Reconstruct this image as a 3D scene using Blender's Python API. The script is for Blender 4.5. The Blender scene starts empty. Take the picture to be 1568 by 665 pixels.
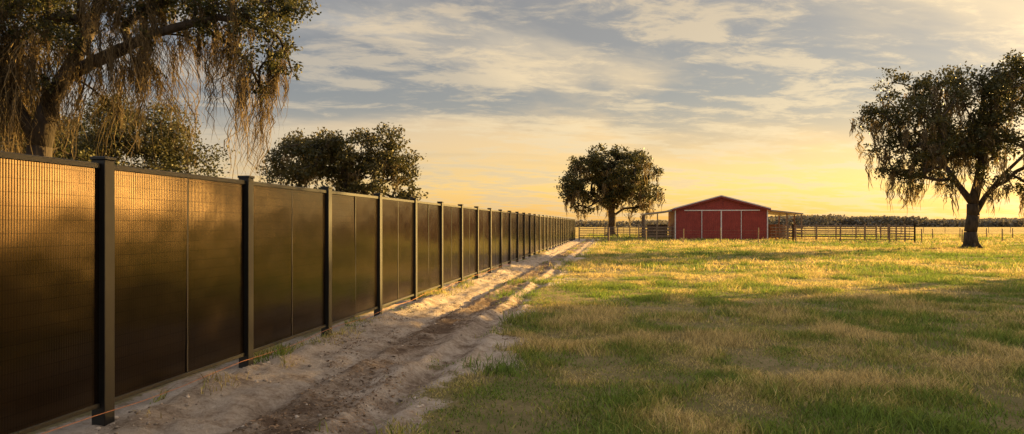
import bpy, math, random
import numpy as np
from mathutils import Vector, Matrix
rng=np.random.default_rng(7); random.seed(7)
scene=bpy.context.scene
scene.view_settings.view_transform='Standard'
scene.view_settings.look='None'
scene.view_settings.exposure=0
SUN_AZ=math.radians(62); SUN_EL=math.radians(11)
S=np.array([math.sin(SUN_AZ)*math.cos(SUN_EL),math.cos(SUN_AZ)*math.cos(SUN_EL),math.sin(SUN_EL)])

# ------------------------------------------------------------ helpers
def link(o,parent=None):
    scene.collection.objects.link(o)
    if parent: o.parent=parent
    return o
def empty(name,loc=(0,0,0),rz=0):
    e=bpy.data.objects.new(name,None); e.location=loc; e.rotation_euler=(0,0,rz)
    e.empty_display_size=.3
    return link(e)
def np_mesh(name,verts,faces_list,mat=None,col=None,smooth=False,parent=None):
    me=bpy.data.meshes.new(name)
    verts=np.asarray(verts,dtype=np.float32).reshape(-1,3)
    me.vertices.add(len(verts)); me.vertices.foreach_set('co',verts.ravel())
    li=np.concatenate([f.ravel() for f in faces_list]).astype(np.int32)
    tot=np.concatenate([np.full(len(f),f.shape[1],dtype=np.int32) for f in faces_list])
    st=np.concatenate([[0],np.cumsum(tot)[:-1]]).astype(np.int32)
    me.loops.add(len(li)); me.loops.foreach_set('vertex_index',li)
    me.polygons.add(len(tot)); me.polygons.foreach_set('loop_start',st); me.polygons.foreach_set('loop_total',tot)
    if smooth: me.polygons.foreach_set('use_smooth',np.ones(len(tot),dtype=bool))
    me.update(calc_edges=True)
    if col is not None:
        a=me.color_attributes.new('Col','FLOAT_COLOR','POINT')
        c=np.ones((len(verts),4),dtype=np.float32); c[:,:3]=col
        a.data.foreach_set('color',c.ravel())
    if mat: me.materials.append(mat)
    return link(bpy.data.objects.new(name,me),parent)
class MB:
    def __init__(s): s.v=[];s.f=[]
    def box(s,c,d,rz=0):
        n=len(s.v); cx,cy,cz=c; dx,dy,dz=[q/2 for q in d]; co,si=math.cos(rz),math.sin(rz)
        for z in(-dz,dz):
            for x,y in((-dx,-dy),(dx,-dy),(dx,dy),(-dx,dy)):
                s.v.append((cx+x*co-y*si,cy+x*si+y*co,cz+z))
        s.f+=[(n,n+3,n+2,n+1),(n+4,n+5,n+6,n+7),(n,n+1,n+5,n+4),(n+1,n+2,n+6,n+5),(n+2,n+3,n+7,n+6),(n+3,n,n+4,n+7)]
    def tube(s,a,b,r,r2=None,k=6):
        r2=r if r2 is None else r2
        a=Vector(a);b=Vector(b); d=(b-a)
        if d.length<1e-6:return
        d.normalize(); u=d.orthogonal().normalized(); w=d.cross(u); n=len(s.v)
        for p,rr in((a,r),(b,r2)):
            for i in range(k):
                t=2*math.pi*i/k; s.v.append(tuple(p+(u*math.cos(t)+w*math.sin(t))*rr))
        for i in range(k):
            j=(i+1)%k; s.f.append((n+i,n+j,n+k+j,n+k+i))
        s.f.append(tuple(n+i for i in reversed(range(k)))); s.f.append(tuple(n+k+i for i in range(k)))
    def poly(s,pts,faces):
        n=len(s.v); s.v+=[tuple(p) for p in pts]; s.f+=[tuple(n+i for i in f) for f in faces]
    def obj(s,name,mat,parent=None,bevel=0,smooth=False):
        me=bpy.data.meshes.new(name); me.from_pydata(s.v,[],s.f); me.update()
        me.materials.append(mat)
        if smooth:
            for p in me.polygons:p.use_smooth=True
        o=link(bpy.data.objects.new(name,me),parent)
        if bevel:
            m=o.modifiers.new('bevel','BEVEL'); m.width=bevel; m.segments=2; m.limit_method='ANGLE'
        return o
def _h(x,y,s):
    v=np.sin(x*127.1+y*311.7+s*74.7)*43758.5453
    return v-np.floor(v)
def vn(x,y,s=0):
    xi=np.floor(x);yi=np.floor(y);fx=x-xi;fy=y-yi
    fx=fx*fx*(3-2*fx);fy=fy*fy*(3-2*fy)
    return (_h(xi,yi,s)*(1-fx)+_h(xi+1,yi,s)*fx)*(1-fy)+(_h(xi,yi+1,s)*(1-fx)+_h(xi+1,yi+1,s)*fx)*fy
def fbm(x,y,s=0,o=4):
    t=0;a=.5;n=0
    for i in range(o):
        t=t+a*vn(x,y,s+i*3.3);n+=a;x=x*2.03+5.1;y=y*2.03+1.7;a*=.5
    return t/n
def sstep(a,b,x):
    t=np.clip((x-a)/(b-a),0,1);return t*t*(3-2*t)

# ------------------------------------------------------------ material helpers
def newmat(name):
    m=bpy.data.materials.new(name); m.use_nodes=True
    nt=m.node_tree; nt.nodes.clear()
    return m,nt
def N(nt,t,**k):
    n=nt.nodes.new(t)
    for a,b in k.items():
        if a=='ins':
            for q,v in b.items(): n.inputs[q].default_value=v
        else: setattr(n,a,b)
    return n
def L(nt,a,b): nt.links.new(a,b)
def ramp(nt,stops,interp='LINEAR'):
    r=nt.nodes.new('ShaderNodeValToRGB'); r.color_ramp.interpolation=interp
    e=r.color_ramp.elements
    while len(e)<len(stops): e.new(.5)
    for i,(p,c) in enumerate(stops):
        e[i].position=p; e[i].color=(*c,1) if len(c)==3 else c
    return r
def mixc(nt,fac,a,b,bt='MIX'):
    m=nt.nodes.new('ShaderNodeMix'); m.data_type='RGBA'; m.blend_type=bt
    for s,v in((m.inputs[0],fac),(m.inputs[6],a),(m.inputs[7],b)):
        if hasattr(v,'links') or hasattr(v,'is_linked'): nt.links.new(v,s)
        elif isinstance(v,(int,float)): s.default_value=v
        else: s.default_value=(*v,1)
    return m.outputs[2]
def math_(nt,op,a,b=None,c=None,clamp=False):
    m=nt.nodes.new('ShaderNodeMath'); m.operation=op; m.use_clamp=clamp
    for i,v in enumerate((a,b,c)):
        if v is None: continue
        if hasattr(v,'is_linked'): nt.links.new(v,m.inputs[i])
        else: m.inputs[i].default_value=v
    return m.outputs[0]
def mat_foliage(name,transl=.35,rough=.6):
    m,nt=newmat(name)
    at=N(nt,'ShaderNodeAttribute',attribute_name='Col')
    d=N(nt,'ShaderNodeBsdfPrincipled',ins={'Roughness':rough,'Specular IOR Level':.25})
    o=N(nt,'ShaderNodeOutputMaterial')
    L(nt,at.outputs['Color'],d.inputs['Base Color'])
    if transl>0:
        t=N(nt,'ShaderNodeBsdfTranslucent'); mx=N(nt,'ShaderNodeMixShader',ins={0:transl})
        L(nt,at.outputs['Color'],t.inputs['Color'])
        L(nt,d.outputs[0],mx.inputs[1]);L(nt,t.outputs[0],mx.inputs[2]);L(nt,mx.outputs[0],o.inputs[0])
    else: L(nt,d.outputs[0],o.inputs[0])
    return m
def mat_noise(name,c1,c2,scale=5,rough=.8,bump=.3,metal=0,stretch=(1,1,1),detail=6):
    m,nt=newmat(name)
    tc=N(nt,'ShaderNodeTexCoord'); mp=N(nt,'ShaderNodeMapping'); mp.inputs['Scale'].default_value=stretch
    L(nt,tc.outputs['Object'],mp.inputs[0])
    n=N(nt,'ShaderNodeTexNoise',ins={'Scale':scale,'Detail':detail,'Roughness':.6}); L(nt,mp.outputs[0],n.inputs['Vector'])
    r=ramp(nt,[(.3,c1),(.7,c2)]); L(nt,n.outputs[0],r.inputs[0])
    b=N(nt,'ShaderNodeBsdfPrincipled',ins={'Roughness':rough,'Metallic':metal}); L(nt,r.outputs[0],b.inputs['Base Color'])
    bp=N(nt,'ShaderNodeBump',ins={'Strength':bump,'Distance':.03}); L(nt,n.outputs[0],bp.inputs['Height']); L(nt,bp.outputs[0],b.inputs['Normal'])
    o=N(nt,'ShaderNodeOutputMaterial'); L(nt,b.outputs[0],o.inputs[0])
    return m

# ------------------------------------------------------------ world
w=bpy.data.worlds.new('World'); scene.world=w; w.use_nodes=True
nt=w.node_tree; nt.nodes.clear()
tc=N(nt,'ShaderNodeTexCoord'); sep=N(nt,'ShaderNodeSeparateXYZ'); L(nt,tc.outputs['Generated'],sep.inputs[0])
z=math_(nt,'MAXIMUM',sep.outputs[2],0.0)
den=math_(nt,'ADD',z,.10)
px=math_(nt,'DIVIDE',sep.outputs[0],den); py=math_(nt,'DIVIDE',sep.outputs[1],den)
cb=N(nt,'ShaderNodeCombineXYZ'); L(nt,px,cb.inputs[0]);L(nt,py,cb.inputs[1])
def cloudnoise(rot,sc,scale,detail,rough,dist,loc=(0,0,0)):
    r=N(nt,'ShaderNodeMapping'); r.inputs['Rotation'].default_value=(0,0,rot); L(nt,cb.outputs[0],r.inputs[0])
    r2=N(nt,'ShaderNodeMapping'); r2.inputs['Scale'].default_value=sc; r2.inputs['Location'].default_value=loc; L(nt,r.outputs[0],r2.inputs[0])
    n=N(nt,'ShaderNodeTexNoise',ins={'Scale':scale,'Detail':detail,'Roughness':rough,'Distortion':dist}); L(nt,r2.outputs[0],n.inputs['Vector'])
    return n.outputs[0]
rot=-(math.pi/2-SUN_AZ)+.15
n1=cloudnoise(rot,(.6,1.0,1),.62,8,.55,.3,(3.1,1.2,0))
n2=cloudnoise(rot+.2,(.8,1.25,1),1.7,9,.62,.35,(7.7,2.2,0))
n3=cloudnoise(rot+.1,(.8,1.2,1),5.0,8,.68,.4,(1.7,5.2,0))
dt=N(nt,'ShaderNodeVectorMath',operation='DOT_PRODUCT'); L(nt,tc.outputs['Generated'],dt.inputs[0]); dt.inputs[1].default_value=tuple(S)
d=dt.outputs['Value']
sf=N(nt,'ShaderNodeMapRange',interpolation_type='SMOOTHSTEP',ins={1:-.30,2:1.0}); L(nt,d,sf.inputs[0]); sf=sf.outputs[0]
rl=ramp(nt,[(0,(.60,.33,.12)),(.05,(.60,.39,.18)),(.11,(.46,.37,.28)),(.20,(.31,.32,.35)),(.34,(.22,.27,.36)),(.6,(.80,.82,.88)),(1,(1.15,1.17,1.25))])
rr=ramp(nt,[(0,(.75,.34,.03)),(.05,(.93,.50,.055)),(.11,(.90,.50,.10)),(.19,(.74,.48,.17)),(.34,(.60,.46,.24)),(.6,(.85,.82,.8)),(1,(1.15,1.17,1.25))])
L(nt,z,rl.inputs[0]);L(nt,z,rr.inputs[0])
clear=mixc(nt,sf,rl.outputs[0],rr.outputs[0])
m1=ramp(nt,[(.34,(0,0,0)),(.50,(1,1,1))],'EASE'); L(nt,n1,m1.inputs[0])
mm_=math_(nt,'ADD',math_(nt,'MULTIPLY',n2,.60),math_(nt,'MULTIPLY',n3,.40))
m2=ramp(nt,[(.46,(0,0,0)),(.58,(1,1,1))],'EASE'); L(nt,mm_,m2.inputs[0])
hz=N(nt,'ShaderNodeMapRange',interpolation_type='SMOOTHSTEP',ins={1:.05,2:.18}); L(nt,z,hz.inputs[0])
zen=N(nt,'ShaderNodeMapRange',interpolation_type='SMOOTHSTEP',ins={1:.36,2:.7,3:1.0,4:4.8}); L(nt,z,zen.inputs[0])  # overhead sky out of view, brightened here and in the ramps to fill the foreground
litc=mixc(nt,sf,(.50,.41,.31),(1.0,.68,.27))
dkc=mixc(nt,sf,(.150,.148,.165),(.235,.185,.135))
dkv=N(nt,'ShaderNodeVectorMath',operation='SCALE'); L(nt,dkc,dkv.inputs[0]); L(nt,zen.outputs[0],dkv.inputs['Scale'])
mask=math_(nt,'MULTIPLY',m1.outputs[0],hz.outputs[0])
wisp=math_(nt,'MULTIPLY',m2.outputs[0],.78)
c=mixc(nt,wisp,clear,litc)
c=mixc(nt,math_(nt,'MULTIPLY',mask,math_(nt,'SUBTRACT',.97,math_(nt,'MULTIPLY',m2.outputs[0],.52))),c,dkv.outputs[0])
lo=math_(nt,'MULTIPLY',math_(nt,'SUBTRACT',1.0,hz.outputs[0]),math_(nt,'MULTIPLY',m2.outputs[0],.50))
c=mixc(nt,lo,c,(.42,.26,.15))
ga,ge=math.radians(46),math.radians(2.6)
G=(math.sin(ga)*math.cos(ge),math.cos(ga)*math.cos(ge),math.sin(ge))
dg=N(nt,'ShaderNodeVectorMath',operation='DOT_PRODUCT'); L(nt,tc.outputs['Generated'],dg.inputs[0]); dg.inputs[1].default_value=G
gl=math_(nt,'MULTIPLY',math_(nt,'POWER',math_(nt,'MAXIMUM',dg.outputs['Value'],0.0),420.0),52.0)
gl2=math_(nt,'MULTIPLY',math_(nt,'POWER',math_(nt,'MAXIMUM',d,0.0),20.0),.5)
gl=math_(nt,'ADD',gl,gl2)
gc=N(nt,'ShaderNodeVectorMath',operation='SCALE'); gc.inputs[0].default_value=(1,.54,.15); L(nt,gl,gc.inputs['Scale'])
c=mixc(nt,1.0,c,gc.outputs[0],'ADD')
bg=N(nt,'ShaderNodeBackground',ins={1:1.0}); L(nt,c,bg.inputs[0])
sky=N(nt,'ShaderNodeTexSky'); sky.sky_type='NISHITA'; sky.sun_disc=False; sky.sun_elevation=SUN_EL; sky.sun_rotation=SUN_AZ
bg2=N(nt,'ShaderNodeBackground',ins={1:.05}); L(nt,sky.outputs[0],bg2.inputs[0])
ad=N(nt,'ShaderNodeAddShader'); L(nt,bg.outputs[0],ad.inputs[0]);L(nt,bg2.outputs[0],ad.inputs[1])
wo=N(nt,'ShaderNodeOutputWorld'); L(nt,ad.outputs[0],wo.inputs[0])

sl=bpy.data.lights.new('sun','SUN'); sl.energy=19; sl.angle=math.radians(.5); sl.color=(1,.62,.18)
so=link(bpy.data.objects.new('sun',sl)); so.rotation_euler=Vector(tuple(-S)).to_track_quat('-Z','Y').to_euler(); so.location=(60,30,40)

# ------------------------------------------------------------ camera
cd=bpy.data.cameras.new('camera'); cd.lens=25.03; cd.sensor_width=36; cd.shift_y=.0073; cd.clip_end=8000; cd.clip_start=.05
co=link(bpy.data.objects.new('camera',cd)); co.location=(0,0,1.75); co.rotation_euler=(math.pi/2,0,0); scene.camera=co

# ------------------------------------------------------------ ground
FX0,FS=-4.54,.1431
def fu(x,y): return (x-(FX0+FS*y))
def dirtness(x,y):
    u=fu(x,y)
    e=2.75+1.5*(fbm(x*.45,y*.45,3,3)-.5)+1.5*(fbm(x*2.,y*2.,4,3)-.5)
    dd=sstep(.5,-.5,u-e)*sstep(-.5,-.2,u)
    bare=sstep(.62,.74,fbm(x*.5+3,y*.3,61,4))*sstep(4.8,3.2,u)*.6
    mid=sstep(.60,.70,fbm(x*1.3,y*.5,62,3))*np.exp(-((u-1.75)/.4)**2)*.6
    return np.clip(np.maximum(dd-mid,bare*sstep(40,25,y)),0,1)*sstep(95,80,y)
def rutw(y): return .14*(fbm(y*.5,y*0+2,5,2)-.5)
def height(x,y):
    u=fu(x,y); dd=dirtness(x,y)
    near=sstep(140,60,y)
    h=.06*(fbm(x*.25,y*.25,1,3)-.5)*near+.06*(fbm(x*1.3,y*1.3,2,3)-.5)*near
    rough=(.12*(fbm(x*2.2,y*1.6,8,4)-.5)+.06*(fbm(x*9,y*9,9,4)-.5))
    wob=rutw(y)
    rut=-.07*np.exp(-((u-1.15-wob)/.15)**2)-.085*np.exp(-((u-2.35-wob)/.16)**2)-.03*np.exp(-((u-1.75-wob*2)/.1)**2)+.04*np.exp(-((u-2.08-wob)/.08)**2)+.04*np.exp(-((u-2.62-wob)/.08)**2)+.025*np.exp(-((u-1.4-wob)/.07)**2)
    tread=.018*np.sin(y*42+u*9)*np.exp(-((u-2.35-wob)/.13)**2)+.012*np.sin(y*42-u*9)*np.exp(-((u-1.15-wob)/.12)**2)
    berm=.16*np.exp(-((u-.3)/.22)**2)*fbm(x*2.5,y*1.2,12,3)**1.5
    h=h+dd*(rough+rut+tread+berm)
    return h-.02
def geo(a,b,n): return np.geomspace(a,b,n)
X=np.concatenate([-geo(3500,9,40),np.arange(-8.8,-4.8,.2),np.arange(-4.8,3.2,.045),np.arange(3.2,20,.2),np.arange(20,60,1.),geo(60,3500,40)])
Y=np.concatenate([-geo(800,2,30),np.arange(-1.5,4,.25),np.arange(4,14,.045),np.arange(14,30,.1),np.arange(30,90,.5),geo(90,4500,50)])
gx,gy=np.meshgrid(X,Y); gz=height(gx,gy)
V=np.stack([gx,gy,gz],-1).reshape(-1,3)
nx,ny=len(X),len(Y)
ii=(np.arange(ny-1)[:,None]*nx+np.arange(nx-1)[None,:]).ravel()
F=np.stack([ii,ii+1,ii+1+nx,ii+nx],-1)
dc=dirtness(gx,gy).ravel()
u_=fu(gx,gy); brown=(np.exp(-((u_-1.6-rutw(gy))/.45)**2)*(.1+1.4*fbm(gx*1.2,gy*.5,55,3))+.7*np.exp(-((u_-2.35-rutw(gy))/.14)**2)*fbm(gx*1.,gy*.8,56,3)).ravel()
m,nt=newmat('ground_mat')
at=N(nt,'ShaderNodeAttribute',attribute_name='Col'); ss=N(nt,'ShaderNodeSeparateColor'); L(nt,at.outputs['Color'],ss.inputs[0])
tc=N(nt,'ShaderNodeTexCoord')
def nz(scale,detail=6,rough=.6,vec=None):
    n=N(nt,'ShaderNodeTexNoise',ins={'Scale':scale,'Detail':detail,'Roughness':rough}); L(nt,vec if vec else tc.outputs['Object'],n.inputs['Vector']); return n.outputs[0]
na=nz(.35);nb=nz(3.,8,.7);nc=nz(22.,8,.75);nd=nz(1.2,5)
dirt=ramp(nt,[(.34,(.14,.092,.06)),(.43,(.29,.215,.15)),(.52,(.48,.385,.295)),(.66,(.66,.56,.45))])
dv=math_(nt,'ADD',math_(nt,'MULTIPLY',nb,.5),math_(nt,'ADD',math_(nt,'MULTIPLY',nc,.35),math_(nt,'MULTIPLY',nd,.20)))
dv=math_(nt,'SUBTRACT',dv,math_(nt,'MULTIPLY',ss.outputs[2],.16))
L(nt,dv,dirt.inputs[0])
gr=ramp(nt,[(.35,(.14,.14,.05)),(.5,(.25,.20,.09)),(.65,(.40,.31,.17))])
L(nt,math_(nt,'ADD',math_(nt,'MULTIPLY',na,.3),math_(nt,'ADD',math_(nt,'MULTIPLY',nb,.35),math_(nt,'MULTIPLY',nc,.35))),gr.inputs[0])
far=mixc(nt,ss.outputs[1],gr.outputs[0],(.40,.29,.09))  # gold painted in with distance, standing in for low sun on grass
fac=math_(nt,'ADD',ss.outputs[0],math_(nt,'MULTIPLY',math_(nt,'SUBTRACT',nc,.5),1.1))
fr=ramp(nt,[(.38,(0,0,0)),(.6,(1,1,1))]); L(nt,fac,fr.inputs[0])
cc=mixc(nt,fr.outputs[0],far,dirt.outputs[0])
b=N(nt,'ShaderNodeBsdfPrincipled',ins={'Roughness':.95,'Specular IOR Level':.1}); L(nt,cc,b.inputs['Base Color'])
bp=N(nt,'ShaderNodeBump',ins={'Strength':1.0,'Distance':.07}); L(nt,math_(nt,'ADD',nc,nb),bp.inputs['Height']); L(nt,bp.outputs[0],b.inputs['Normal'])
o=N(nt,'ShaderNodeOutputMaterial'); L(nt,b.outputs[0],o.inputs[0])
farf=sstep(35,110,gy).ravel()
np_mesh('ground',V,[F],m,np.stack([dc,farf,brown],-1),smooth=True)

# ------------------------------------------------------------ grass
mg=mat_foliage('grass_mat',.45,.7)
green=np.array([.165,.235,.04]);olive=np.array([.34,.32,.075]);straw=np.array([.58,.45,.19])
GV=[];GQ=[];GT=[];GC=[];goff=0
def blades(n,y0,y1,h0,h1,wd,five=False,yp=1.0,strip=False):
    global goff
    t=rng.random(n); y=y0+(y1-y0)*t**yp
    xr=.82*y+2; xl=np.full(n,FX0)+FS*y+.2
    x=xl+(xr-xl)*rng.random(n)
    clump=fbm(x*1.6,y*1.6,21,4)
    if strip:
        x=FX0+FS*y-.35+.9*rng.random(n)**1.8
        keep=fbm(x*1.5,y*1.1,88,3)>.58
    else:
        dd=dirtness(x,y)
        keep=(rng.random(n)>dd*1.05-.014)&(rng.random(n)<.15+3.0*np.clip(clump-.32,0,1))
    x=x[keep];y=y[keep];clump=clump[keep];n=len(x)
    zz=height(x,y)-.004
    tall=fbm(x*.9,y*.9,31,3)
    h=(h0+(h1-h0)*rng.random(n)**1.8)*(.35+1.4*sstep(.3,.75,tall))
    th=rng.random(n)*2*np.pi; wx=np.cos(th)*wd*.5;wy=np.sin(th)*wd*.5
    ln=rng.random(n)*1.3+.15; ph=rng.random(n)*2*np.pi; lx=np.cos(ph)*ln*h;ly=np.sin(ph)*ln*h
    g=.5+(fbm(x*.22,y*.16,41,3)-.5)*1.0+(fbm(x*1.3,y*1.1,42,3)-.5)*1.1+rng.normal(0,.10,n)
    g=g+.01
    a=sstep(.38,.52,g)[:,None];bb=sstep(.52,.74,g)[:,None]
    c=(green*(1-a)+olive*a)*(1-bb)+straw*bb
    c=c*(.4+1.1*rng.random((n,1)))
    P=np.stack([x,y,zz],-1)
    W=np.stack([wx,wy,0*wx],-1)
    if five:
        mid=P+np.stack([lx*.35,ly*.35,h*.6],-1); tip=P+np.stack([lx,ly,h*.95],-1)
        v=np.stack([P-W,P+W,mid+W*.75,mid-W*.75,tip],1); k=5
        base=goff+np.arange(n)[:,None]*5
        GQ.append(base+np.array([0,1,2,3]));GT.append(base+np.array([3,2,4]))
    else:
        tip=P+np.stack([lx,ly,h],-1)
        v=np.stack([P-W,P+W,tip],1);k=3
        GT.append(goff+np.arange(n)[:,None]*3+np.array([0,1,2]))
    GV.append(v.reshape(-1,3));GC.append(np.repeat(c,k,0));goff+=n*k
blades(260000,5,12.5,.02,.11,.010,True,1.0)
blades(250000,12.5,26,.03,.13,.018,False,1.0)
blades(220000,26,60,.05,.17,.035,False,.9)
blades(120000,60,125,.08,.24,.07,False,.9)
blades(22000,4,50,.03,.13,.011,True,1.6,strip=True)
np_mesh('grass',np.concatenate(GV),[np.concatenate(GQ),np.concatenate(GT)],mg,np.concatenate(GC))

def scatter_dirt(n,ymax,ulo,uhi):
    y=4.5+(ymax-4.5)*rng.random(n)**1.7; u=ulo+(uhi-ulo)*rng.random(n)
    return FX0+FS*y+u,y
ico=np.array([[0,0,1],[.89,0,.45],[.28,.85,.45],[-.72,.53,.45],[-.72,-.53,.45],[.28,-.85,.45],[.72,.53,-.45],[-.28,.85,-.45],[-.89,0,-.45],[-.28,-.85,-.45],[.72,-.53,-.45],[0,0,-1]])
icf=np.array([[0,1,2],[0,2,3],[0,3,4],[0,4,5],[0,5,1],[1,6,2],[2,7,3],[3,8,4],[4,9,5],[5,10,1],[6,7,2],[7,8,3],[8,9,4],[9,10,5],[10,6,1],[11,7,6],[11,8,7],[11,9,8],[11,10,9],[11,6,10]])
n=3600
x1,y1=scatter_dirt(n,40,.05,3.0)
nearf=rng.random(n)<.5; x1[nearf]=(FX0+FS*y1+rng.random(n)*.6)[nearf]
sz=.004+.03*rng.random(n)**6
v=ico[None]*sz[:,None,None]*(.6+.8*rng.random((n,12,1)))*np.array([1,1,.6]); v=v+np.stack([x1,y1,height(x1,y1)+sz*.15],-1)[:,None]
cl=np.array([.42,.34,.26])*(.5+.8*rng.random((n,1)))
np_mesh('dirt_clods',v,[(np.arange(n)[:,None,None]*12+icf[None]).reshape(-1,3)],mat_foliage('clod_mat',0,.95),np.repeat(cl,12,0))
n=16000
x1,y1=scatter_dirt(n,30,.2,3.4); keep=fbm(x1*1.2,y1*.6,77,3)+.25*np.exp(-((fu(x1,y1)-1.6)/.5)**2)>.60; x1=x1[keep];y1=y1[keep];n=len(x1)
th=rng.random(n)*6.28; ln=.012+.03*rng.random(n)**2; wd=.004+.007*rng.random(n)
dx=np.stack([np.cos(th)*ln,np.sin(th)*ln,rng.normal(0,.006,n)],-1);dy=np.stack([-np.sin(th)*wd,np.cos(th)*wd,rng.normal(0,.004,n)],-1)
P=np.stack([x1,y1,height(x1,y1)+.007],-1)
v=np.stack([P-dx,P-dy,P+dx,P+dy],1)
cl=np.array([.18,.115,.065])*(.4+1.4*rng.random((n,1)))
np_mesh('leaf_litter',v,[np.arange(n*4).reshape(-1,4)],mat_foliage('litter_mat',.1,.9),np.repeat(cl,4,0))

# ------------------------------------------------------------ panel fence
fang=math.atan(FS)
m,nt=newmat('dark_bronze_panel')
tc=N(nt,'ShaderNodeTexCoord'); sp=N(nt,'ShaderNodeSeparateXYZ'); L(nt,tc.outputs['Object'],sp.inputs[0])
rib=math_(nt,'SINE',math_(nt,'MULTIPLY',sp.outputs[1],2*math.pi/.026))
mp=N(nt,'ShaderNodeMapping'); mp.inputs['Scale'].default_value=(1,1.2,1.5); L(nt,tc.outputs['Object'],mp.inputs[0])
nn=N(nt,'ShaderNodeTexNoise',ins={'Scale':.9,'Detail':1.5}); L(nt,mp.outputs[0],nn.inputs['Vector'])
hgt=math_(nt,'ADD',math_(nt,'MULTIPLY',rib,.00017),math_(nt,'MULTIPLY',nn.outputs[0],.014))
bp=N(nt,'ShaderNodeBump',ins={'Strength':1.0,'Distance':1.0}); L(nt,hgt,bp.inputs['Height'])
n2=N(nt,'ShaderNodeTexNoise',ins={'Scale':2.2,'Detail':8,'Roughness':.65}); L(nt,mp.outputs[0],n2.inputs['Vector'])
rr_=ramp(nt,[(.3,(.13,.13,.13)),(.75,(.19,.19,.19))]); L(nt,n2.outputs[0],rr_.inputs[0])
cr=ramp(nt,[(.3,(.005,.0034,.0024)),(.7,(.009,.0056,.0034))]); L(nt,n2.outputs[0],cr.inputs[0])
cbv=N(nt,'ShaderNodeCombineXYZ'); L(nt,sp.outputs[1],cbv.inputs[0]);L(nt,sp.outputs[2],cbv.inputs[1])
bk=N(nt,'ShaderNodeTexBrick',ins={'Scale':1.0,'Mortar Size':.004,'Mortar Smooth':.5,'Brick Width':.42,'Row Height':.105,'Color1':(1,1,1,1),'Color2':(.82,.82,.82,1),'Mortar':(.5,.5,.5,1)}); L(nt,cbv.outputs[0],bk.inputs['Vector'])
bw_=N(nt,'ShaderNodeRGBToBW'); L(nt,bk.outputs[0],bw_.inputs[0])
spl=math_(nt,'MULTIPLY',math_(nt,'MULTIPLY',bw_.outputs[0],math_(nt,'ADD',.84,math_(nt,'MULTIPLY',rib,.16))),.62)
b=N(nt,'ShaderNodeBsdfPrincipled',ins={'Metallic':0.0,'Specular Tint':(1,.68,.34,1)}); L(nt,spl,b.inputs['Specular IOR Level'])
L(nt,cr.outputs[0],b.inputs['Base Color']);L(nt,rr_.outputs[0],b.inputs['Roughness']);L(nt,bp.outputs[0],b.inputs['Normal'])
o=N(nt,'ShaderNodeOutputMaterial'); L(nt,b.outputs[0],o.inputs[0]); m_panel=m
m_post=mat_noise('black_powder_coat',(.005,.0045,.004),(.010,.009,.008),8,.45,.05)
fence=empty('panel_fence',(FX0,0,0),-fang)
sec=1/math.cos(fang)
step=2.46*sec; s0=6.33*sec
posts=MB();rails=MB();pan=MB();trim=MB()
for i in range(-4,32):
    s=s0+i*step
    gzv=float(height(np.array([FX0+math.sin(fang)*s]),np.array([math.cos(fang)*s]))[0])
    posts.box((0,s,(2.32+gzv-.3)/2),(.13,.13,2.32-gzv+.3)); posts.box((0,s,2.335),(.15,.15,.03))
    if i<31:
        a=s+.066;e=s+step-.066;mm=(a+e)/2
        rails.box((0,mm,2.265),(.06,e-a,.05)); rails.box((0,mm,.16),(.05,e-a,.04))
        for (p,q) in((a+.002,mm-.012),(mm+.012,e-.002)):
            t=random.gauss(0,.007)   # sheets never sit perfectly plumb
            n_=len(pan.v); pan.box((0,(p+q)/2,(2.238+.182)/2),(.022,q-p,2.238-.182))
            for j in range(n_,n_+8):
                vx,vy,vz=pan.v[j]; pan.v[j]=(vx+t*(vz-1.2),vy,vz)
        trim.box((0,mm,1.21),(.030,.022,2.055))
posts.obj('posts',m_post,fence,bevel=.006);rails.obj('rails',m_post,fence,bevel=.004)
pan.obj('panels',m_panel,fence);trim.obj('seam_trim',m_post,fence)
st=MB();pts=[]
for k in range(0,60):
    s=2+k*.6; pts.append((.10+.015*math.sin(k*.7),s,.10+.02*math.sin(k*1.3)))
for a,b_ in zip(pts,pts[1:]): st.tube(a,b_,.0035,k=5)
m_string=mat_noise('string_mat',(.45,.16,.06),(.6,.25,.1),20,.8,0)
so_=st.obj('string_line',m_string); so_.location=(FX0,0,0); so_.rotation_euler=(0,0,-fang)

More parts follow.
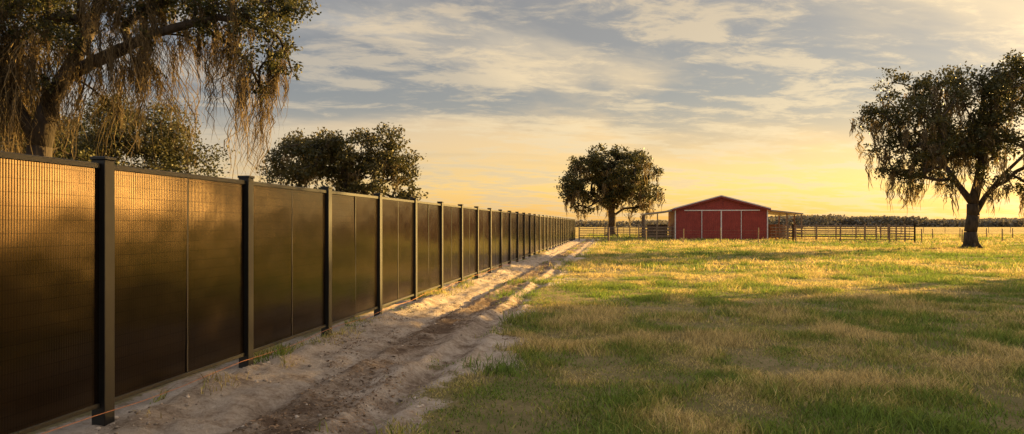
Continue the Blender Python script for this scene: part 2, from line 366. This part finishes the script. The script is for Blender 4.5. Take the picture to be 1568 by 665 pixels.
# ------------------------------------------------------------ trees
m_bark=mat_noise('oak_bark',(.022,.016,.011),(.085,.062,.045),7,.95,1.0,stretch=(1,1,.35))
m_leaf=mat_foliage('oak_leaf',.3,.5); m_moss=mat_foliage('spanish_moss_mat',.4,.9)
def tree(name,base,trunk,clumps,tr,leaf,nl,limbs=(),moss=0,mlen=1.,mw=.02,mstr=14,seed=1,cdark=(.025,.034,.011),clight=(.095,.085,.027),mossc=(.22,.17,.095),rz=0,sub=9,extra_moss=(),fine=False,mrad=.12,limbr=None):
    r=np.random.default_rng(seed); root=empty(name,base,rz)
    pos=[np.array(p,float) for p in trunk]; par=[i-1 for i in range(len(pos))]
    fork=len(pos)-1
    for lb in limbs:
        pr=lb[0]
        for p in lb[1:]:
            pos.append(np.array(p,float)); par.append(pr); pr=len(pos)-1
    fk=pos[fork]
    order=sorted(clumps,key=lambda c:np.linalg.norm(np.array(c[:3])-fk))
    ends=[];usable=list(range(max(1,fork-1),len(pos)))
    for c in order:
        t=np.array(c[:3],float)
        best=min(usable,key=lambda i:np.linalg.norm(pos[i]-t)+.25*np.linalg.norm(pos[i]-fk))
        a=pos[best];L_=np.linalg.norm(t-a);k=max(2,min(6,int(L_/(.35 if fine else .9))+1));pr=best
        for q in range(1,k+1):
            f=q/k; p=a+(t-a)*f
            if q<k: p=p+r.normal(0,.07*L_/k**.3,3)*np.array([1,1,.8])+np.array([0,0,.10*L_*math.sin(math.pi*f)])
            pos.append(p);par.append(pr);pr=len(pos)-1;usable.append(pr)
        ends.append(pr)
    cnt=np.zeros(len(pos))
    for e,c in zip(ends,order):
        j=e
        while j>=0: cnt[j]+=1;j=par[j]
    cnt=np.maximum(cnt,.6); rad=np.maximum(tr*(cnt/cnt[0])**.5,tr*.03)
    mb=MB(); kk=9 if fine else 7
    for i in range(1,len(pos)):
        if np.linalg.norm(pos[i]-pos[par[i]])<1e-5: continue
        ra=rad[par[i]] if par[i]<=fork and i<=fork else min(rad[par[i]],rad[i]*1.25)
        if i==1: ra=tr*1.3
        mb.tube(pos[par[i]],pos[i],ra,rad[i],kk)
    for a in range(6):
        t=a*1.047+r.random()*.6; q_=1.35+.5*r.random(); mb.tube((math.cos(t)*tr*q_,math.sin(t)*tr*q_,-.12),(math.cos(t)*tr*.6,math.sin(t)*tr*.6,tr*1.3),tr*.28,tr*.2,6)
    LP=[];LCc=[]
    for e,c in zip(ends,order):
        cr=c[3];cen=np.array(c[:3]); dens=c[4] if len(c)>4 else 1
        ns=max(3,int(sub*dens**.5))
        for q in range(ns):
            v=r.normal(0,1,3);v/=np.linalg.norm(v);v*=cr*(.35+.65*r.random()**.6);v[2]*=.75
            sc=cen+v; mb.tube(pos[e],sc,tr*.03,tr*.01,4)
            m_=int(nl*cr*cr*dens/ns*(.6+.8*r.random()))
            g=r.normal(0,1,(m_,3))*cr*.24*np.array([1.1,1.1,.75])
            LP.append(sc+g)
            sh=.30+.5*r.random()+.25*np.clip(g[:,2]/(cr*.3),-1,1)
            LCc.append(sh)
    mb.obj('trunk_and_limbs',m_bark,root,smooth=True)
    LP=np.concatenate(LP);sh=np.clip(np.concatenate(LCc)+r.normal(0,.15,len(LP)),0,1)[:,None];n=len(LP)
    a=r.normal(0,1,(n,3));a/=np.linalg.norm(a,axis=1)[:,None]; b2=np.cross(a,r.normal(0,1,(n,3)));b2/=np.linalg.norm(b2,axis=1)[:,None]
    sz=leaf*(.6+.8*r.random((n,1)))
    v=np.stack([LP-a*sz*.5,LP-b2*sz*.26,LP+a*sz*.5,LP+b2*sz*.26],1)
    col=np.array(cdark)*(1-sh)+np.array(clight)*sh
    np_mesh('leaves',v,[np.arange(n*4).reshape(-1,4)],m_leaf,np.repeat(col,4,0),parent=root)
    org=[]
    for c in order:
        for q in range(r.poisson(moss)):
            v=r.normal(0,1,3)*c[3]*.5; org.append((c[0]+v[0],c[1]+v[1],c[2]-abs(v[2])*.5-.2*c[3],mlen*(.30+1.0*r.random()**1.6)))
    org+=[tuple(q) for q in extra_moss]
    if org:
        org=np.array(org);nb=len(org);K=7
        O=np.repeat(org,mstr,0);n=len(O)
        brad=np.repeat(.4+1.3*r.random(nb)**2,mstr)
        off=r.normal(0,1,(n,2))*mrad*brad[:,None]
        core=np.exp(-(np.hypot(off[:,0],off[:,1])/(mrad*brad))**2*.5)
        ln=O[:,3]*(.20+.85*core*(.4+.6*r.random(n)))
        st0=r.random(n)**1.5*.6*O[:,3]
        t=np.linspace(0,1,K)
        bw=np.cumsum(r.normal(0,.05,(nb,K,2)),1)
        wob=(np.cumsum(r.normal(0,.022,(n,K,2)),1)+np.repeat(bw,mstr,0))*O[:,3][:,None,None]*.8
        px=O[:,0,None]+off[:,0,None]*(1-.65*t)+wob[:,:,0]; py=O[:,1,None]+off[:,1,None]*(1-.65*t)+wob[:,:,1]
        pz=O[:,2,None]-st0[:,None]*.8-ln[:,None]*t+.1
        th=r.random(n)*np.pi; wv=np.stack([np.cos(th),np.sin(th),0*th],-1)[:,None]*(mw*(.5+r.random((n,1))))[:,:,None]*((1-t)**.5*.85+.15)[None,:,None]*(.35+1.3*r.random((n,K,1)))
        C=np.stack([px,py,pz],-1); VV=np.stack([C-wv*.5,C+wv*.5],2).reshape(-1,3)
        bi=(np.arange(n)[:,None]*K*2+np.arange(K-1)[None]*2).ravel()
        Fq=np.stack([bi,bi+1,bi+3,bi+2],-1)
        cc_=np.array(mossc)*(.4+.9*r.random((n,1)))*np.repeat(.5+.8*r.random(nb),mstr)[:,None]
        np_mesh('hanging_moss',VV,[Fq],m_moss,np.repeat(cc_,K*2,0),parent=root)
    return root
def crown(r,cx,cy,cz,rx,ry,rz_,n,r0,r1,zmin=-.55,fin=.45):
    out=[]
    while len(out)<n:
        v=r.normal(0,1,3);v/=np.linalg.norm(v);f=fin+(1-fin)*r.random()**.6
        if v[2]<zmin: continue
        rr=r0+(r1-r0)*r.random()
        out.append((cx+v[0]*f*rx,cy+v[1]*f*ry,cz+v[2]*f*rz_,rr))
    return out
R=np.random.default_rng(11)
near=[(4.6,-.5,5.75,.45),(5.05,-.4,5.65,.40),(5.2,-.3,5.35,.28),(4.85,-.5,5.05,.35),(4.4,-.4,6.15,.45),(3.9,-.5,6.35,.5),(3.3,-.3,6.45,.5),(2.7,-.2,6.35,.45),
 (3.7,-.4,5.7,.35),(2.2,0,6.3,.5),(1.6,.2,6.1,.4),(1.1,.3,6.5,.6),(4.65,-.2,4.65,.3),(4.2,.1,5.3,.35),(3.0,.3,5.75,.3),(2.5,-.5,5.55,.28),(1.9,.5,5.2,.3),(.9,-.5,5.5,.4),
 (-.8,-.3,5.8,.6),(-.4,-.2,6.4,.6),(-1.1,-.3,5.0,.45),(.3,.5,6.2,.5),(-.9,.4,6.9,.7),(4.9,.6,6.6,.5),(.4,-.4,4.6,.3),(1.2,.3,4.4,.3),(-.9,.3,3.9,.4),
 (-.5,.8,3.4,.5),(.6,1.2,3.1,.5),(-1.2,.9,4.4,.5),(3.6,.4,6.9,.6),(2.0,.6,6.9,.6),(2.9,-.5,6.9,.5),(5.0,0,6.1,.4),(4.7,.2,6.5,.5),(4.0,.2,5.9,.4),(3.4,-.2,6.0,.35),(-.7,-.5,5.3,.4),(.1,-.2,5.7,.4),(5.35,0,6.3,.35),(5.3,-.2,5.0,.25)]
top=crown(R,1.2,.8,8.2,4.9,4.2,2.6,60,.6,.95,-.3)+crown(R,-3.5,.5,6.6,3.2,3.5,2.6,22,.6,.9,-.5)
em=[]
for (x,z_,l,q_) in [(4.62,4.9,2.5,3),(4.6,4.7,2.2,3),(4.3,5.2,1.8,3),(4.1,5.4,1.4,2),(3.8,5.5,1.9,3),(3.5,5.6,1.2,3),(3.2,5.6,1.4,3),(2.85,5.6,1.0,2),(2.55,5.5,2.3,4),(2.35,5.6,2.5,5),(2.1,5.4,1.5,3),(1.9,5.4,2.4,4),(1.7,5.3,1.4,2),(1.45,5.3,1.6,3),(1.2,5.2,2.1,4),(.95,5.2,1.8,3),
  (1.55,6.4,1.5,3),(1.4,6.2,1.4,3),(1.8,6.3,1.5,2),(.95,6.4,1.3,3),(.3,5.6,1.6,3),(0,5.7,1.9,3),(-.35,5.6,2.9,6),(-.5,5.4,3.3,7),(-.65,5.3,3.1,7),(-.8,5.6,3.0,6),(-.9,5.1,2.6,4),(-.2,5.2,2.3,4),(5.0,5.2,1.2,3),(4.9,5.3,1.6,3),(3.35,6.3,1.2,2),(2.9,6.3,1.1,2),(3.9,6.2,1.4,3),(2.5,6.3,1.4,3),(.7,4.9,1.3,2),(2.2,6.3,1.3,3)]:
    for q in range(q_): em.append((x+R.normal(0,.12),R.normal(-.1,.4),z_+.15+R.normal(0,.12),l*(.45+.65*R.random())))
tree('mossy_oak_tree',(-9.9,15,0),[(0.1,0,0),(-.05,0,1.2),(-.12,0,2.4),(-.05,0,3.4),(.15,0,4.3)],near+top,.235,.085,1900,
 limbs=[(4,(.5,-.05,4.85),(1.15,-.1,5.15),(1.8,-.2,5.4),(2.4,-.2,5.7),(3.2,-.3,5.88),(3.9,-.4,6.0),(4.5,-.4,5.85)),(4,(.45,.3,5.2),(.8,.5,6.2),(1.0,.6,7.3)),(3,(-.5,-.1,4.3),(-.9,-.2,5.3),(-1.6,0,6.2))],
 moss=.9,mlen=1.1,mw=.015,mstr=42,seed=5,extra_moss=em,fine=True,sub=12,mossc=(.21,.155,.085),mrad=.062)
R=np.random.default_rng(21)
tree('oak_tree',(-13.3,24,0),[(0,0,0),(0,0,1.2),(.1,0,2.2)],crown(R,0,0,3.9,3.1,2.6,1.9,44,.6,.95),.2,.10,1300,moss=1.2,mlen=.9,mw=.025,mstr=20,seed=6,clight=(.11,.095,.035))
R=np.random.default_rng(22)
tree('oak_tree',(-19,27,0),[(0,0,0),(0,0,1.2),(.1,0,2.2)],crown(R,0,0,4.0,3.2,2.6,2.0,36,.6,.95),.2,.11,1000,moss=1.,mlen=.8,mw=.025,mstr=20,seed=16)
R=np.random.default_rng(31)
c=crown(R,-2.4,0,6.0,3.7,3.4,3.6,52,.7,1.2,-.8,.3)+crown(R,2.7,0,5.4,3.1,3.2,3.5,44,.7,1.2,-.8,.3)+[(5.3,0,4.2,.9),(-5.6,0,4.4,.9),(4.6,0,3.6,.9),(-4.6,0,3.4,.9),(0,-.6,6.0,1.2),(-.2,.4,7.4,1.1),(.3,-.6,4.6,1.1)]
tree('live_oak_tree',(-13.2,56,0),[(0,0,0),(.1,0,1.2),(0,0,2.2)],c,.36,.25,270,moss=1.2,mlen=1.3,mw=.07,mstr=14,seed=7,mrad=.2,clight=(.11,.09,.032))
R=np.random.default_rng(43)
c=crown(R,-3.0,0,8.8,4.9,5.0,4.9,60,.9,1.5,-.85,.3)+crown(R,3.2,0,8.8,4.8,5.0,4.9,60,.9,1.5,-.85,.3)+[(-7,0,6.2,1.2),(7.2,0,6.0,1.2),(3.5,0,4.4,1.2),(-3.8,0,4.4,1.2),(-5.5,0,4.6,1.1),(5.6,0,4.4,1.1),(0,-1,5.0,1.2),(0,-1,12.4,1.5),(.3,0,10.8,1.5),(1,-1,13.2,1.2)]
tree('live_oak_tree',(15.6,112,0),[(0,0,0),(.1,0,1.5),(.2,0,3.0)],c,.6,.38,150,moss=2.2,mlen=2.4,mw=.12,mstr=12,seed=8,mrad=.35)
R=np.random.default_rng(51)
c=crown(R,-2.7,0,9.1,4.6,4.4,4.7,54,.7,1.2,-.85,.4)+crown(R,3.4,0,9.3,5.0,4.8,4.9,54,.8,1.3,-.85,.4)+[(-5.9,0,6.0,.9),(-6.4,0,7.6,.8),(-6.0,0,9.4,.9),(-4.8,-1,4.9,.8),(4.2,0,4.8,1.1),(6.4,0,5.4,1.0),(-2.5,-1,5.0,.9),(2.,-1,5.0,.9),(0,-1,5.6,.9),(-3.8,1,5.2,.9),(7.2,0,7,1.1)]
tree('spreading_oak_tree',(34.2,53,0),[(0,0,0),(-.05,0,1.2),(.15,0,2.4),(.1,0,3.3)],c,.44,.22,330,limbs=[(3,(-.9,0,4.6),(-1.9,0,6.0),(-3,0,7.5)),(3,(.5,0,4.8),(.9,0,7),(1.2,0,9)),(2,(1.3,.2,4.0),(2.6,.3,5.5),(4,0,7))],moss=2.3,mlen=2.5,mw=.07,mstr=18,seed=9,mrad=.17)
Nn=np.array([-math.cos(SUN_AZ),math.sin(SUN_AZ)]);Sh=np.array([math.sin(SUN_AZ),math.cos(SUN_AZ)])
for k,(p,s) in enumerate([(6.5,52),(-4,56),(-14,52),(-25,58)]):
    R=np.random.default_rng(61+k); q=Nn*p+Sh*s
    tree('shade_oak_tree',(q[0],q[1],0),[(0,0,0),(.1,0,2),(.2,0,4)],crown(R,0,0,9.8,6.6,6.6,6.6,84,1.5,2.1,-.8,.2),.6,.55,80,seed=70+k)

# ------------------------------------------------------------ distant woods
r=np.random.default_rng(91)
n=90000
ncl=1300
bx=np.concatenate([r.uniform(-500,700,800),r.uniform(140,700,500)]);by=r.uniform(480,560,ncl)
bh=2.2+7.5*fbm(bx*.02,by*0,93,4)**1.5
bh=np.where(bx>130,bh*1.15,bh*.75)
k=r.integers(0,ncl,n)
P=np.stack([bx[k]+r.normal(0,3.2,n),by[k]+r.normal(0,3,n),np.abs(bh[k]*(1-r.random(n)**1.4*.95)+r.normal(0,.4,n))],-1)
a=r.normal(0,1,(n,3));a/=np.linalg.norm(a,axis=1)[:,None];b2=np.cross(a,r.normal(0,1,(n,3)));b2/=np.linalg.norm(b2,axis=1)[:,None]
sz=.95*(.6+.8*r.random((n,1)))
v=np.stack([P-a*sz,P-b2*sz*.7,P+a*sz,P+b2*sz*.7],1)
np_mesh('distant_treeline',v,[np.arange(n*4).reshape(-1,4)],mat_foliage('treeline_mat',.2,.9),np.repeat(np.array([.16,.145,.115])*(.7+.6*r.random((n,1))),4,0))  # leaf colour paled to paint in distance haze

# ------------------------------------------------------------ barn
m,nt=newmat('red_metal_siding')
tc=N(nt,'ShaderNodeTexCoord'); sp=N(nt,'ShaderNodeSeparateXYZ'); L(nt,tc.outputs['Object'],sp.inputs[0])
xy=math_(nt,'ADD',sp.outputs[0],sp.outputs[1])
fr_=math_(nt,'FRACT',math_(nt,'DIVIDE',xy,.23)); ribr=ramp(nt,[(0,(1,1,1)),(.12,(1,1,1)),(.2,(0,0,0)),(.92,(0,0,0)),(1,(1,1,1))]); L(nt,fr_,ribr.inputs[0])
nn=N(nt,'ShaderNodeTexNoise',ins={'Scale':1.5,'Detail':6}); L(nt,tc.outputs['Object'],nn.inputs['Vector'])
cr=ramp(nt,[(.3,(.22,.022,.018)),(.7,(.31,.038,.028))]); L(nt,nn.outputs[0],cr.inputs[0])
cc=mixc(nt,math_(nt,'MULTIPLY',ribr.outputs[0],.25),cr.outputs[0],(.12,.012,.01))
b=N(nt,'ShaderNodeBsdfPrincipled',ins={'Roughness':.5}); L(nt,cc,b.inputs['Base Color'])
bp=N(nt,'ShaderNodeBump',ins={'Strength':.6,'Distance':.02}); L(nt,ribr.outputs[0],bp.inputs['Height']);L(nt,bp.outputs[0],b.inputs['Normal'])
o=N(nt,'ShaderNodeOutputMaterial'); L(nt,b.outputs[0],o.inputs[0]); m_red=m
m_white=mat_noise('white_trim',(.6,.58,.55),(.75,.73,.70),3,.5,.05)
m_roof=mat_noise('metal_roof',(.24,.22,.20),(.34,.32,.30),2,.4,.05,.3)
m_maroon=mat_noise('maroon_fascia',(.16,.02,.018),(.22,.03,.025),3,.5,.05)
m_wood=mat_noise('weathered_wood',(.13,.085,.05),(.30,.21,.13),3,.85,.4,stretch=(1,1,.3))
m_dark=mat_noise('rusty_pipe',(.09,.055,.035),(.2,.13,.08),6,.6,.1,.2)
barn=empty('red_barn',(24.65,84,0),-math.radians(9))
hw=5.3;D=13;ze=3.6;zr=5.05
wb=MB()
wb.poly([(-hw,0,-.1),(hw,0,-.1),(hw,0,ze),(0,0,zr),(-hw,0,ze),(-hw,D,-.1),(hw,D,-.1),(hw,D,ze),(0,D,zr),(-hw,D,ze)],
 [(0,1,2,3,4),(5,9,8,7,6),(1,6,7,2),(0,4,9,5)])
wb.obj('walls',m_red,barn)
rf=MB()
oh=.35;th_=.1;sl_=(zr-ze)/hw
for sx in(-1,1):
    x1_=sx*(hw+.3);z1=ze-.3*sl_
    pts=[(0,-oh,zr+.02),(x1_,-oh,z1+.02),(x1_,D+oh,z1+.02),(0,D+oh,zr+.02)]
    pts+= [(p[0],p[1],p[2]+th_) for p in pts]
    f=[(0,1,2,3),(7,6,5,4),(0,4,5,1),(1,5,6,2),(2,6,7,3),(3,7,4,0)]
    rf.poly(pts,f)
rf.obj('roof',m_roof,barn)
fs=MB()
for sx in(-1,1):
    x1_=sx*(hw+.3);z1=ze-.3*sl_
    for (dz0,dz1,yy) in((.05,.17,-oh-.04),):
        pts=[(0,yy,zr+dz0),(x1_,yy,z1+dz0),(x1_,yy,z1+dz1),(0,yy,zr+dz1)];pts+=[(p[0],yy+.035,p[2]) for p in pts]
        fs.poly(pts,[(0,1,2,3),(7,6,5,4),(0,4,5,1),(1,5,6,2),(2,6,7,3),(3,7,4,0)])
fs.obj('white_rake_trim',m_white,barn)
fm=MB()
for sx in(-1,1):
    x1_=sx*(hw+.29);z1=ze-.29*sl_
    pts=[(0,-oh-.02,zr-.16),(x1_,-oh-.02,z1-.16),(x1_,-oh-.02,z1+.045),(0,-oh-.02,zr+.045)];pts+=[(p[0],p[1]+.018,p[2]) for p in pts]
    fm.poly(pts,[(0,1,2,3),(7,6,5,4),(0,4,5,1),(1,5,6,2),(2,6,7,3),(3,7,4,0)])
fm.obj('fascia',m_maroon,barn)
tr=MB()
tr.box((.1,-.06,3.42),(8.6,.1,.11))
for x in(-2.2,2.3): tr.box((x,-.10,1.68),(.07,.04,3.36))
tr.box((.03,-.1,1.68),(.13,.05,3.36))
for x in(-hw+.04,hw-.04): tr.box((x,-.03,1.75),(.12,.05,3.5))
tr.obj('door_trim',m_white,barn)
dr=MB(); dr.box((-1.1,-.055,1.68),(2.12,.05,3.34));dr.box((1.18,-.055,1.68),(2.16,.05,3.34))
dr.obj('sliding_doors',m_red,barn)
lt=MB();lp=MB();lr=MB()
for sx,w_ in((-1,3.7),(1,4.0)):
    a_=sx*(hw+.35);b_=sx*(hw+w_)
    pts=[(a_,.2,3.35),(b_,.2,2.92),(b_,D,2.92),(a_,D,3.35)];pts+=[(p[0],p[1],p[2]+.14) for p in pts]
    lt.poly(pts,[(0,1,2,3),(7,6,5,4),(0,4,5,1),(1,5,6,2),(2,6,7,3),(3,7,4,0)])
    for y in(.4,4,8,12.6):
        lp.box((b_-sx*.15,y,1.42),(.15,.15,2.98)); 
        if y<1 : lp.box(((a_+b_)/2,y,1.5),(.13,.13,3.1))
    for y in(.35,12.7):
        for zz in(.35,.7,1.05,1.4): lr.box(((a_+b_)/2,y-.12,zz),(abs(b_-a_),.04,.13))
    for zz in(.35,.7,1.05,1.4): lr.box((b_-sx*.02,6.5,zz),(.04,12,.13))
lt.obj('lean_to_roof',m_roof,barn);lp.obj('lean_to_posts',m_wood,barn);lr.obj('lean_to_rails',m_wood,barn)
sb=MB(); sb.box((7.3,7,.9),(3.0,.08,1.7)); sb.box((-7,8,.9),(2.6,.08,1.7)); sb.obj('stall_boards',m_wood,barn)

def corral(name,x0,y0,x1,y1,npn,h=1.65,rails=6):
    e=empty(name); mb=MB();ps=MB()
    for i in range(npn+1):
        t=i/npn;x=x0+(x1-x0)*t;y=y0+(y1-y0)*t
        ps.box((x,y,h*.5+.02),(.12,.12,h+.22))
    for i in range(npn):
        ax,ay=x0+(x1-x0)*i/npn,y0+(y1-y0)*i/npn;bx_,by_=x0+(x1-x0)*(i+1)/npn,y0+(y1-y0)*(i+1)/npn
        for k in range(rails):
            zz=.28+(h-.33)*k/(rails-1)+random.uniform(-.015,.015); mb.tube((ax,ay,zz),(bx_,by_,zz),.035,k=6)
        mb.tube(((ax+bx_)/2,(ay+by_)/2,.28),((ax+bx_)/2,(ay+by_)/2,h-.05),.03)
    mb.obj('rails',m_dark,e);ps.obj('posts',m_wood,e,bevel=.01)
corral('corral_fence',28.8,73,39.6,70,5)
corral('corral_fence',28.8,73,31.2,83,3)
corral('corral_fence',39.6,70,43.5,84,4)
corral('corral_fence',31.2,84.2,43.2,84.5,5)
corral('corral_fence',14.6,82,18.8,82.5,2,1.5)
corral('corral_fence',12,92,17,93,3,1.4)
corral('pipe_gate',7.5,79.5,10.6,78.6,1,1.35,5)
def wire_fence(x0,y0,x1,y1,sp_,h=1.25):
    e=empty('wire_fence');ps=MB();ws=MB();Lh=math.hypot(x1-x0,y1-y0);n_=int(Lh/sp_)
    prev=None
    for i in range(n_+1):
        x=x0+(x1-x0)*i/n_;y=y0+(y1-y0)*i/n_;hh=h+random.uniform(-.06,.12);tx=random.uniform(-.03,.03)
        ps.tube((x,y,-.1),(x+tx,y,hh),.06,.05,7)
        if prev:
            for k in range(4):
                zz=.3+k*.28; ws.tube((prev[0],prev[1],zz),(x,y,zz),.008,k=3)
        prev=(x,y)
    ps.obj('posts',m_wood,e);ws.obj('wires',m_dark,e)
wire_fence(10.6,78.6,9.8,72,3.3)
wire_fence(9.8,72,28.5,71.5,3.4,1.35)
wire_fence(40,69.5,75,69,3.6,1.3)
wire_fence(-60,150,160,150,4.5,1.2)
wire_fence(44,86,100,100,4,1.2)
